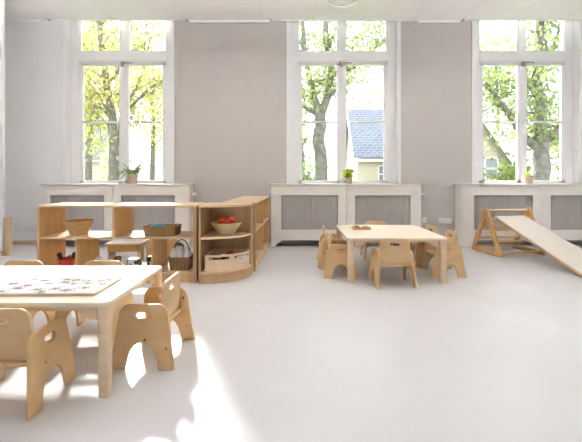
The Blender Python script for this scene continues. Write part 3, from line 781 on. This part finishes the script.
# curved plinth
bm = bmesh.new()
def arcwall(bm, r, th, z0, z1, a0, a1, n=20):
    prev = None
    for k in range(n+1):
        a = a0+(a1-a0)*k/n; s, c_ = math.sin(a), math.cos(a)
        cur = [bm.verts.new(p) for p in ((r*s, -EC-(r-EC)*c_, z0), (r*s, -EC-(r-EC)*c_, z1), ((r-th)*s, -EC-(r-th-EC)*c_, z1), ((r-th)*s, -EC-(r-th-EC)*c_, z0))]
        if prev:
            for j in range(4): bm.faces.new([prev[j], prev[(j+1) % 4], cur[(j+1) % 4], cur[j]])
        else: bm.faces.new(cur[::-1])
        prev = cur
    bm.faces.new(prev); bmesh.ops.recalc_face_normals(bm, faces=bm.faces)
arcwall(bm, R-.01, .018, .0, .0945, .045, PI/2-.045); link('curved_plinth', bm, M['shelf_brown'], t, smooth=.6)
bm = bmesh.new(); a = .75; tube(bm, [((R-.009)*math.sin(a), -EC-(R-.009-EC)*math.cos(a), .05), ((R-.003)*math.sin(a), -EC-(R-.003-EC)*math.cos(a), .05)], .014, 14); link('maker_badge', bm, M['pine'], t)
# bowl with red fruit
bowl('wooden_bowl', qx+.235, qy-.25, .4545, .160, .13, M['bowl_pale'], 'pale wooden bowl full of red fruit on the corner shelf', .5)
for i, (x_, y_, z_) in enumerate(((-.055, -.03, .095), (.02, -.065, .095), (.075, .0, .098), (.03, .055, .095), (-.045, .045, .095), (.01, -.005, .135), (-.035, -.01, .15), (.05, .01, .15))):
    bm = bmesh.new(); r = .033
    lathe(bm, [(0, -.8*r), (.45*r, -.9*r), (.9*r, -.4*r), (r, .1*r), (.8*r, .7*r), (.35*r, .88*r), (0, .72*r)], n=18)
    o = link('red_apple', bm, M['red'], smooth=1.2); o.location = (qx+.235+x_*1.15, qy-.25+y_*1.15, .4545+z_+.008)
    bm = bmesh.new(); tube(bm, [(0, 0, .7*r), (.004, 0, 1.25*r)], .002, 6); link('stem', bm, M['brown'], o)
    tag(o, 'round red fruit in the pale bowl on the corner shelf', 'fruit', 'red fruit in the pale bowl')
# curved bin
t = thing('storage_bin', 'curved pale wooden storage bin with slots and white tag, low in corner shelf', 'storage bin', (qx+.016, qy, .1155))
t.scale = (1, .93, 1)
bm = bmesh.new(); RB = R-.04; a0, a1 = .10, PI/2-.10
def seg(b0, b1, z0, z1): arcwall(bm, RB, .012, z0, z1, b0, b1, 10)
seg(a0, a1, 0, .108); seg(a0, a1, .134, .155)
w = (a1-a0)
for u0, u1 in ((0, .05), (.40, .50), (.78, .82), (.97, 1.0)): seg(a0+w*u0, a0+w*u1, .108, .134)
link('curved_front', bm, M['birch'], t)
bm = bmesh.new()
o = [(.04, -.03)] + [((RB-.013)*math.sin(a0+w*k/16), -EC-(RB-.013-EC)*math.cos(a0+w*k/16)) for k in range(17)]
link('bin_floor', plate([o], .01, T(0, 0, .006), .001), M['birch'], t)
link('bin_side', B((.03, .04, -RB+.02, -.03, 0, .15), (.04, RB-.02, -.03, -.022, 0, .15)), M['birch'], t)
bm = bmesh.new(); arcwall(bm, RB+.004, .003, .075, .122, a0+w*.56, a0+w*.80, 6); tg = link('paper_tag', bm, M['paper'], t)
bm = bmesh.new()
for z_ in (.083, .092, .101, .110): arcwall(bm, RB+.005, .001, z_, z_+.003, a0+w*.585, a0+w*(.775 if z_ != .101 else .72), 5)
link('tag_lines', bm, M['ink'], tg)
for i, (x_, y_, r, m, l) in enumerate(((.14, -.27, .045, 'brown', 'brown wooden ball on the left inside the curved bin'), (.27, -.22, .05, 'redplastic', 'dull red ball on the right inside the curved bin'), (.20, -.14, .045, 'black', 'dark ball at the back of the curved bin'), (.32, -.12, .04, 'bowl', 'tan wooden ball at the right end of the curved bin'))):
    bm = bmesh.new(); bmesh.ops.create_icosphere(bm, subdivisions=3, radius=r)
    o = link('toy_ball', bm, M[m], smooth=1.5); o.location = (qx+x_, qy+y_, .1155+.0115+r+ (.055 if i<2 else .0)); tag(o, l, 'ball')
for i, (x_, y_) in enumerate(((.14, -.27), (.27, -.22))):
    o = link('toy_block', B((-.05, .05, -.05, .05, 0, .053)), M['birch'], bevel=.004); o.location = (qx+x_, qy+y_, .1155+.0115)
    tag(o, ('pale wooden block under the brown ball in the curved bin', 'pale wooden block under the dull red ball in the curved bin')[i], 'toy block')

# ------------------------------------------------------------------ side shelf running to the window
bx0, bx1, by0, by1 = -.78, -.395, 3.995, 5.35
ox, oy = (bx0+bx1)/2, (by0+by1)/2
t = thing('low_bookcase', 'low wooden shelf unit running from the corner shelf to the radiator cover', 'shelf unit', (ox, oy, 0), -.045)
hx, hy = (bx1-bx0)/2, (by1-by0)/2
link('top_board', B((-hx, hx, -hy, hy, H-.022, H)), M['shelf_pale'], t, bevel=.003)
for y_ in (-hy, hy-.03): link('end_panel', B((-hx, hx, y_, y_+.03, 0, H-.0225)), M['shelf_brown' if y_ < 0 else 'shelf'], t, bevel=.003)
link('divider', B((-hx+.02, hx-.003, -.009, .009, .106, H-.0225)), M['shelf'], t)
link('back_panel', B((-hx, -hx+.012, -hy+.0305, hy-.0305, 0, H-.0225)), M['shelf'], t)
for z_ in (.085, .434): 
    for s0, s1 in ((-hy+.0305, -.0095), (.0095, hy-.0305)):
        link('shelf_board', B((-hx+.0125, hx, s0, s1, z_, z_+.02)), M['shelf_pale'], t, bevel=.002)
link('plinth', B((hx-.04, hx-.02, -hy+.0305, hy-.0305, 0, .0845)), M['shelf'], t)

# ------------------------------------------------------------------ climbing triangle + ramp
A = Vector((2.645, 4.955, 0)); Bv = Vector((3.31, 5.085, 0)); u = (Bv-A).normalized(); rz = math.atan2(u.y, u.x)
mid = (A+Bv)/2; half = (Bv-A).length/2
t = thing('climbing_triangle', 'orange pine climbing triangle standing before the right radiator cover', 'climbing frame', mid, rz)
HT = .615; hb = .27
tri = rounded([(-hb-.025, 0, .02), (hb+.025, 0, .02), (.028, HT, .02), (-.028, HT, .02)], 5)
ins = .052
inn = rounded([(-hb+.055, .055, .02), (hb-.055, .055, .02), (.004, HT-.14, .004), (-.004, HT-.14, .004)], 5)
for s in (-1, 1):
    link('side_frame', plate([tri, inn], .036, T(s*half, 0, 0) @ YZ, .006), M['pine'], t, smooth=.7)
def slope(sg, f): return (sg*(hb-.01)*(1-f)+0, f*HT)      # y, z on the middle of the leg
rungs = [(0, HT-.028, .017)]
for f in (.08, .30, .55):
    for sg in (-1, 1):
        y_, z_ = sg*(hb+.0-.015)*(1-f*1.02), f*HT+.0
        rungs.append((y_, max(z_, .03), .015))
for y_, z_, r in rungs:
    bm = bmesh.new(); tube(bm, [(-half+.01, y_, z_), (half-.01, y_, z_)], r, 14); link('rung', bm, M['shelf'] if z_ < .5 else M['shelf_pale'], t, smooth=.8)
y_, z_ = -(hb-.015)*(1-.80), .80*HT
bm = bmesh.new(); tube(bm, [(-half+.01, y_, z_-.012), (half-.01, y_, z_-.012)], .015, 14); link('rung', bm, M['shelf'], t, smooth=.8)
# ramp
d = Vector((u.y, -u.x, 0))           # toward the viewer
ang_top = .505; L = 1.24
p0 = mid + d*.055; run = 1.28
t = thing('climbing_ramp', 'smooth pale ramp board leaning from the climbing triangle down to the floor', 'ramp', (p0.x, p0.y, 0), rz)
th = math.atan2(ang_top-.012, run); LL = math.hypot(run, ang_top-.012)
Mr = T(0, 0, ang_top) @ Matrix.Rotation(th, 4, 'X')      # local -y is down-slope
bw = .235
sh = -.015
link('ramp_board', B((-bw+sh, bw+sh, -LL, 0, .0, .012), mat=Mr), M['ramp'], t, bevel=.002)
link('side_rail', B((-bw+sh, -bw+sh+.018, -LL+.03, -.03, -.022, -.0005), mat=Mr), M['pine'], t)
link('side_rail', B((bw+sh-.018, bw+sh, -LL+.03, -.03, -.022, -.0005), mat=Mr), M['pine'], t)

# ------------------------------------------------------------------ outside
g = link('lawn', B((-60, 70, YB+TH+.3, 90, -.4, -.3)), M['grass']); g['kind'] = 'structure'; g.name = 'ground'
def P(px, py, Y): return Vector(((px-CX)/F*Y, Y, CH-(py-CY)/F*Y))
def foliage(bm, centres, n, size, rnd, spread):
    for k in range(n):
        c_, r = centres[rnd.randrange(len(centres))]
        v = Vector((rnd.gauss(0, 1), rnd.gauss(0, 1), rnd.gauss(0, 1)))*r*spread
        p = c_+v; s = size*rnd.uniform(.6, 1.3)
        q = Euler((rnd.uniform(0, PI), rnd.uniform(0, PI), rnd.uniform(0, PI))).to_matrix()
        vs = [bm.verts.new(p+q @ Vector(w)*s) for w in ((-.5, 0, 0), (0, -.32, .06), (.55, 0, 0), (0, .32, .06))]
        bm.faces.new(vs)
def tree(label, Y, limbs, leafm, seed, n, size, twigs=5, extra=(), cr=.9):
    """limbs: list of (list of (px,py,dY), r0, r1) at depth Y"""
    rnd = random.Random(seed)
    base = P(limbs[0][0][0][0], 177, Y); base.z = -.3
    t = thing('tree', label, 'tree', base, group='trees outside the windows')
    bm = bmesh.new(); cent = []
    for pts, r0, r1 in limbs:
        w = [P(a, b, Y+dy)-base for a, b, dy in pts]
        # smooth subdivide with jitter
        ww = []
        for i in range(len(w)-1):
            for k in range(3): ww.append(w[i].lerp(w[i+1], k/3) + Vector((rnd.gauss(0, 1), rnd.gauss(0, 1), rnd.gauss(0, 1)))*r1*.22*(1 if (i or k) else 0))
        ww.append(w[-1])
        rr = [r0+(r1-r0)*(i/(len(ww)-1)) for i in range(len(ww))]
        tube(bm, ww, rr, 9)
        if len(pts) > 1 and r0 < .25 or pts[-1][1] < 30:
            for i in range(len(ww)//3, len(ww)):
                for q in range(twigs//2):
                    dv = Vector((rnd.gauss(0, 1), rnd.gauss(0, 1), rnd.gauss(.3, .8))).normalized()*rnd.uniform(.8, 1.9)
                    m_ = ww[i]+dv*.5+Vector((0, 0, .1)); tube(bm, [ww[i], m_, ww[i]+dv], [max(.02, rr[i]*.3), .02, .01], 5)
                    cent.append((ww[i]+dv, cr*.55)); cent.append((m_, cr*.4))
    for px, py, dy, r in extra: cent.append((P(px, py, Y+dy)-base, r))
    link('trunk', bm, M['bark'], t, smooth=1.2)
    bm = bmesh.new(); foliage(bm, cent, n, size, rnd, .75)
    f = link('foliage', bm, M[leafm], t)
    return t
# left window: thin yellowing tree
tree('slim tree with yellow autumn leaves seen through the left window', 14,
     [([(114, 184, 0), (115, 150, 0), (113, 120, 0), (106, 80, .3), (100, 30, 0), (95, -20, 0)], .22, .07),
      ([(115, 150, 0), (122, 115, -.4), (140, 80, 0), (150, 40, .3)], .10, .03),
      ([(113, 118, 0), (96, 105, .3), (80, 95, 0)], .08, .03),
      ([(107, 85, 0), (125, 60, .5), (133, 20, 0)], .08, .03),
      ([(122, 115, 0), (150, 88, -.5), (175, 72, 0)], .06, .03)],
     'leaf_yellow', 2, 4200, .17, 4, [(92, 70, 0, .8), (110, 40, .5, .9), (150, 60, 0, .8), (145, 95, 0, .7), (90, 120, 0, .6), (155, 105, 0, .5), (95, 30, 0, .8), (150, 30, 0, .8), (128, 95, 0, .5), (98, 95, 0, .6), (135, 118, 0, .4), (118, 140, 0, .5), (92, 140, 0, .3)])
# middle window: big tree forking
tree('thick forked tree seen through the left panes of the middle window', 14,
     [([(320, 186, 0), (322, 175, 0), (321, 140, 0), (320, 118, 0)], .27, .23),
      ([(320, 120, 0), (314, 98, 0), (310, 82, .3), (305, 50, 0), (300, 0, 0)], .17, .08),
      ([(320, 120, 0), (328, 96, 0), (332, 70, .2), (327, 40, 0), (325, -10, 0)], .18, .10),
      ([(331, 75, 0), (350, 70, .5), (372, 50, 0), (388, 40, 0)], .10, .04),
      ([(314, 112, 0), (303, 106, .3), (292, 108, 0)], .11, .05),
      ([(326, 100, 0), (338, 88, 0), (352, 82, .3)], .10, .04),
      ([(372, 50, 0), (385, 40, .3), (398, 22, 0)], .07, .03)],
     'leaf_green', 9, 3400, .17, 4, [(310, 75, 0, .6), (345, 35, 0, .9), (370, 30, 0, .8), (365, 85, 0, .7), (380, 95, 0, .5), (350, 95, 0, .5), (310, 35, 0, .8), (300, 60, 0, .6), (375, 70, 0, .6), (333, 55, 0, .6), (345, 75, 0, .5)])
# right window
tree('big gnarled tree seen through the right panes of the right window', 13,
     [([(541, 188, 0), (542, 160, 0), (541, 140, 0), (540, 115, 0), (538, 90, .2), (541, 50, 0), (538, 0, 0)], .30, .13),
      ([(542, 150, 0), (530, 142, 0), (522, 136, .2), (508, 112, 0), (495, 95, 0), (484, 84, 0)], .17, .06),
      ([(508, 112, 0), (497, 105, .3), (487, 78, 0), (478, 70, 0)], .09, .04),
      ([(543, 142, 0), (556, 134, 0), (563, 124, .3), (575, 110, 0)], .18, .08),
      ([(538, 95, 0), (528, 85, 0), (520, 72, 0)], .12, .05),
      ([(540, 70, 0), (553, 48, 0), (562, 20, 0)], .08, .04)],
     'leaf_green', 5, 3200, .17, 4, [(495, 75, 0, .6), (560, 80, 0, .6), (555, 100, 0, .5), (515, 40, 0, .7), (530, 90, 0, .5), (545, 30, 0, .8), (490, 105, 0, .4), (560, 150, 0, .5), (528, 118, 0, .4), (505, 140, 0, .4)])
# unseen crown added between the left and middle window to dim the sun
rnd_ = random.Random(77)
t = thing('tree', 'added unseen tree behind the grey wall between two windows, dimming the sun', 'tree', (-2.4, 14.5, -.3), group='trees outside the windows')
bm = bmesh.new(); tube(bm, [(0, 0, 0), (.1, 0, 3), (0, .1, 6.5), (.1, 0, 9)], [.26, .22, .16, .05], 10); cent = []
for k in range(34):
    a = rnd_.uniform(0, 2*PI); z = rnd_.uniform(5.2, 9.6); r = rnd_.uniform(.3, 1.35); e = Vector((math.cos(a)*r, math.sin(a)*r, z))
    tube(bm, [(0, 0, z-.9), e], [.06, .02], 5); cent.append((e, .5))
link('trunk', bm, M['bark'], t, smooth=1)
bm = bmesh.new(); foliage(bm, cent, 5200, .2, rnd_, .8); link('foliage', bm, M['leaf_green'], t)
# distant loose trees
def far_tree(label, px, Y, h, leafm, seed, r=2.2, n=2600):
    rnd = random.Random(seed); base = P(px, 177, Y); base.z = -.3
    t = thing('tree', label, 'tree', base, group='trees outside the windows')
    bm = bmesh.new(); tube(bm, [(0, 0, 0), (.1, 0, h*.4), (0, .1, h*.8)], [.25, .18, .06], 8)
    cent = []
    for k in range(16):
        a = rnd.uniform(0, 2*PI); rr = rnd.uniform(.2, r); z = h*rnd.uniform(.35, 1); e = Vector((math.cos(a)*rr, math.sin(a)*rr, z))
        tube(bm, [(0, 0, z*.75), e], [.07, .02], 5); cent.append((e, r*.35))
    link('trunk', bm, M['bark'], t, smooth=1)
    bm = bmesh.new(); foliage(bm, cent, n, .28, rnd, 1.0); link('foliage', bm, M[leafm], t)
far_tree('pale yellow tree farther off at the left of the left window', 88, 24, 11, 'leaf_yellow', 21, 2.2, 2600)
far_tree('small yellow tree farther off at the right of the left window', 152, 30, 13, 'leaf_yellow', 22, 2.4, 2600)
far_tree('light green tree farther off behind the forked trunk', 302, 30, 6, 'leaf_green', 23, 1.4, 400)
far_tree('green tree far off at the right edge of the right window', 568, 26, 11, 'leaf_green', 24, 2.0, 1300)
far_tree('green tree rising over the gabled house', 497, 36, 16, 'leaf_green', 25, 3.4, 2300)
def shrub(label, px, Y, w, h, seed, m='leaf_dark'):
    rnd = random.Random(seed); base = P(px, 177, Y); base.z = -.3
    t = thing('shrub', label, 'shrub', base, group='shrubs outside the windows')
    bm = bmesh.new()
    for k in range(9): a = rnd.uniform(0, 6.28); tube(bm, [(0, 0, 0), (math.cos(a)*w*.3, math.sin(a)*w*.3, h*.7)], [.05, .015], 5)
    link('stem', bm, M['bark'], t)
    bm = bmesh.new(); foliage(bm, [(Vector((rnd.uniform(-w/2, w/2), rnd.uniform(-.5, .5), rnd.uniform(.3, h-.3))), .4) for k in range(14)], 1500, .2, rnd, .9)
    link('foliage', bm, M[m], t)
shrub('pale shrub low at the left of the middle window', 302, 19, 1.6, 1.9, 31)
shrub('shrub beside the gabled house in the right window', 513, 15, 1.0, 1.9, 32, 'leaf_green')
shrub('shrub at the right edge of the right window', 566, 17, 2, 3.4, 33, 'leaf_green')

def house(label, cx_, cy_, rz, W, D, eave, ridge, gable_x=True, win=()):
    t = thing('house', label, 'house', (cx_, cy_, -.3), rz)
    bm = bmesh.new()
    prof = [(-W/2, 0), (W/2, 0), (W/2, eave), (0, ridge), (-W/2, eave)]
    fr = [bm.verts.new((x_, -D/2, z_)) for x_, z_ in prof]; bk = [bm.verts.new((x_, D/2, z_)) for x_, z_ in prof]
    bm.faces.new(fr); bm.faces.new(bk[::-1])
    for k in range(5): bm.faces.new([fr[k], bk[k], bk[(k+1) % 5], fr[(k+1) % 5]])
    bmesh.ops.recalc_face_normals(bm, faces=bm.faces)
    link('wall', bm, M['brick_pale'], t)
    sl = math.atan2(ridge-eave, W/2); Ls = math.hypot(ridge-eave, W/2)+.35
    for s in (-1, 1):
        o = link('roof_slope', B((-D/2-.3, D/2+.3, 0, Ls, 0, .10)), M['roof'], t)
        o.location = (s*(W/2+.35*math.cos(sl)), 0, eave-.35*math.sin(sl)+.03)
        o.rotation_mode = 'XYZ'; o.rotation_euler = (Matrix.Rotation(PI/2 if s > 0 else -PI/2, 4, 'Z') @ Matrix.Rotation(sl, 4, 'X')).to_euler()
    for y_ in (-D/2-.34, D/2+.30):
        bm = bmesh.new()
        for s in (-1, 1):
            a = Vector((s*(W/2+.35*math.cos(sl)), y_, eave-.35*math.sin(sl))); b = Vector((0, y_, ridge+.04))
            vs = []
            for p in (a, b): vs += [p+Vector((0, 0, -.40)), p+Vector((0, .04, -.40)), p+Vector((0, .04, .20)), p+Vector((0, 0, .20))]
            vv = [bm.verts.new(p) for p in vs]
            for f in ((0, 1, 2, 3), (7, 6, 5, 4), (0, 4, 5, 1), (1, 5, 6, 2), (2, 6, 7, 3), (3, 7, 4, 0)): bm.faces.new([vv[i] for i in f])
        bmesh.ops.recalc_face_normals(bm, faces=bm.faces)
        link('barge_board', bm, M['white'], t)
    for s in (-1, 1):
        x_ = s*(W/2+.33*math.cos(sl)+.05); link('gutter', B((x_-.08, x_+.08, -D/2-.3, D/2+.3, eave-.35*math.sin(sl)-.22, eave-.35*math.sin(sl)-.04)), M['white'], t)
    for face, a, z_, w, h in win:
        if face == 'front':
            f = link('house_window', B((a-w/2, a+w/2, -D/2-.05, -D/2-.002, z_, z_+.08), (a-w/2, a+w/2, -D/2-.05, -D/2-.002, z_+h-.08, z_+h), (a-w/2, a-w/2+.08, -D/2-.05, -D/2-.002, z_, z_+h), (a+w/2-.08, a+w/2, -D/2-.05, -D/2-.002, z_, z_+h), (a-w/2, a+w/2, -D/2-.05, -D/2-.002, z_+h*.5-.04, z_+h*.5+.04)), M['white'], t)
            link('pane', B((a-w/2+.08, a+w/2-.08, -D/2-.02, -D/2-.003, z_+.08, z_+h-.08)), M['pane_dark'], f)
        else:
            f = link('house_window', B((-W/2-.05, -W/2-.002, a-w/2, a+w/2, z_, z_+.08), (-W/2-.05, -W/2-.002, a-w/2, a+w/2, z_+h-.08, z_+h), (-W/2-.05, -W/2-.002, a-w/2, a-w/2+.08, z_, z_+h), (-W/2-.05, -W/2-.002, a+w/2-.08, a+w/2, z_, z_+h), (-W/2-.05, -W/2-.002, a-w/2, a+w/2, z_+h*.5-.04, z_+h*.5+.04)), M['white'], t)
            link('pane', B((-W/2-.02, -W/2-.003, a-w/2+.08, a+w/2-.08, z_+.08, z_+h-.08)), M['pane_dark'], f)
# middle: eave side towards us, roof slope visible
Yh = 26
xl = (353-CX)/F*Yh
house('house with blue-grey tiled roof seen through the middle window', xl+2.6, Yh+3.0, PI/2, 6.0, 4.6, 2.95, 6.7, win=[('side', 0, 0, 0, 0)][:0] + [('left', .35, .9, .9, 1.3)])
# right: gable towards us
house('pale gabled house seen through the left panes of the right window', (471-CX)/F*17, 20.7, .0, 4.0, 7, 2.2, 5.0, win=[('front', 1.05, 1.2, .7, 1.1), ('front', -.8, 1.0, .9, 1.2)])
house('low house with blue-grey roof seen through the left window', (86-CX)/F*33-1.6, 36, PI/2, 6, 5.6, 3.2, 6.6)

# ------------------------------------------------------------------ light
w = bpy.data.worlds.new('sky'); scene.world = w; w.use_nodes = True; nt = w.node_tree
bg = nt.nodes['Background']; sky = nt.nodes.new('ShaderNodeTexSky'); sky.sky_type = 'HOSEK_WILKIE'; sky.turbidity = 6; sky.ground_albedo = .5
sky.sun_direction = Vector((-.2, 1, .62)).normalized()
mx = nt.nodes.new('ShaderNodeMix'); mx.data_type = 'RGBA'; mx.inputs[0].default_value = .9
mx.inputs[7].default_value = (.96, .97, 1.0, 1)
nt.links.new(sky.outputs[0], mx.inputs[6]); nt.links.new(mx.outputs[2], bg.inputs['Color'])
bg.inputs['Strength'].default_value = 2.1
sl = bpy.data.lights.new('sun', 'SUN'); sl.energy = 9; sl.angle = math.radians(3.5); sl.color = (1, .97, .92)
so = bpy.data.objects.new('sun', sl); COL.objects.link(so)
so.rotation_euler = Vector((.42, -1, -.62)).to_track_quat('-Z', 'Y').to_euler()
for a, b in WIN:
    pl = bpy.data.lights.new('sky_portal', 'AREA'); pl.shape = 'RECTANGLE'; pl.size = b-a; pl.size_y = WTOP-SILL; pl.cycles.is_portal = True
    po = bpy.data.objects.new('sky_portal', pl); COL.objects.link(po); po.location = ((a+b)/2, YB+TH+.01, (SILL+WTOP)/2)
    po.rotation_euler = (-PI/2, 0, 0)

# ------------------------------------------------------------------ camera
cam = bpy.data.cameras.new('camera'); co = bpy.data.objects.new('camera', cam); COL.objects.link(co)
cam.sensor_width = 36; cam.lens = F/582*36; cam.clip_end = 300
co.location = (0, 0, CH); co.rotation_euler = (PI/2, 0, 0)
cam.shift_x = -(CX-291)/582; cam.shift_y = -(221-CY)/582
scene.camera = co
vs = scene.view_settings; vs.view_transform = 'Standard'; vs.look = 'None'; vs.gamma = 1; vs.use_curve_mapping = False; vs.exposure = 1.1
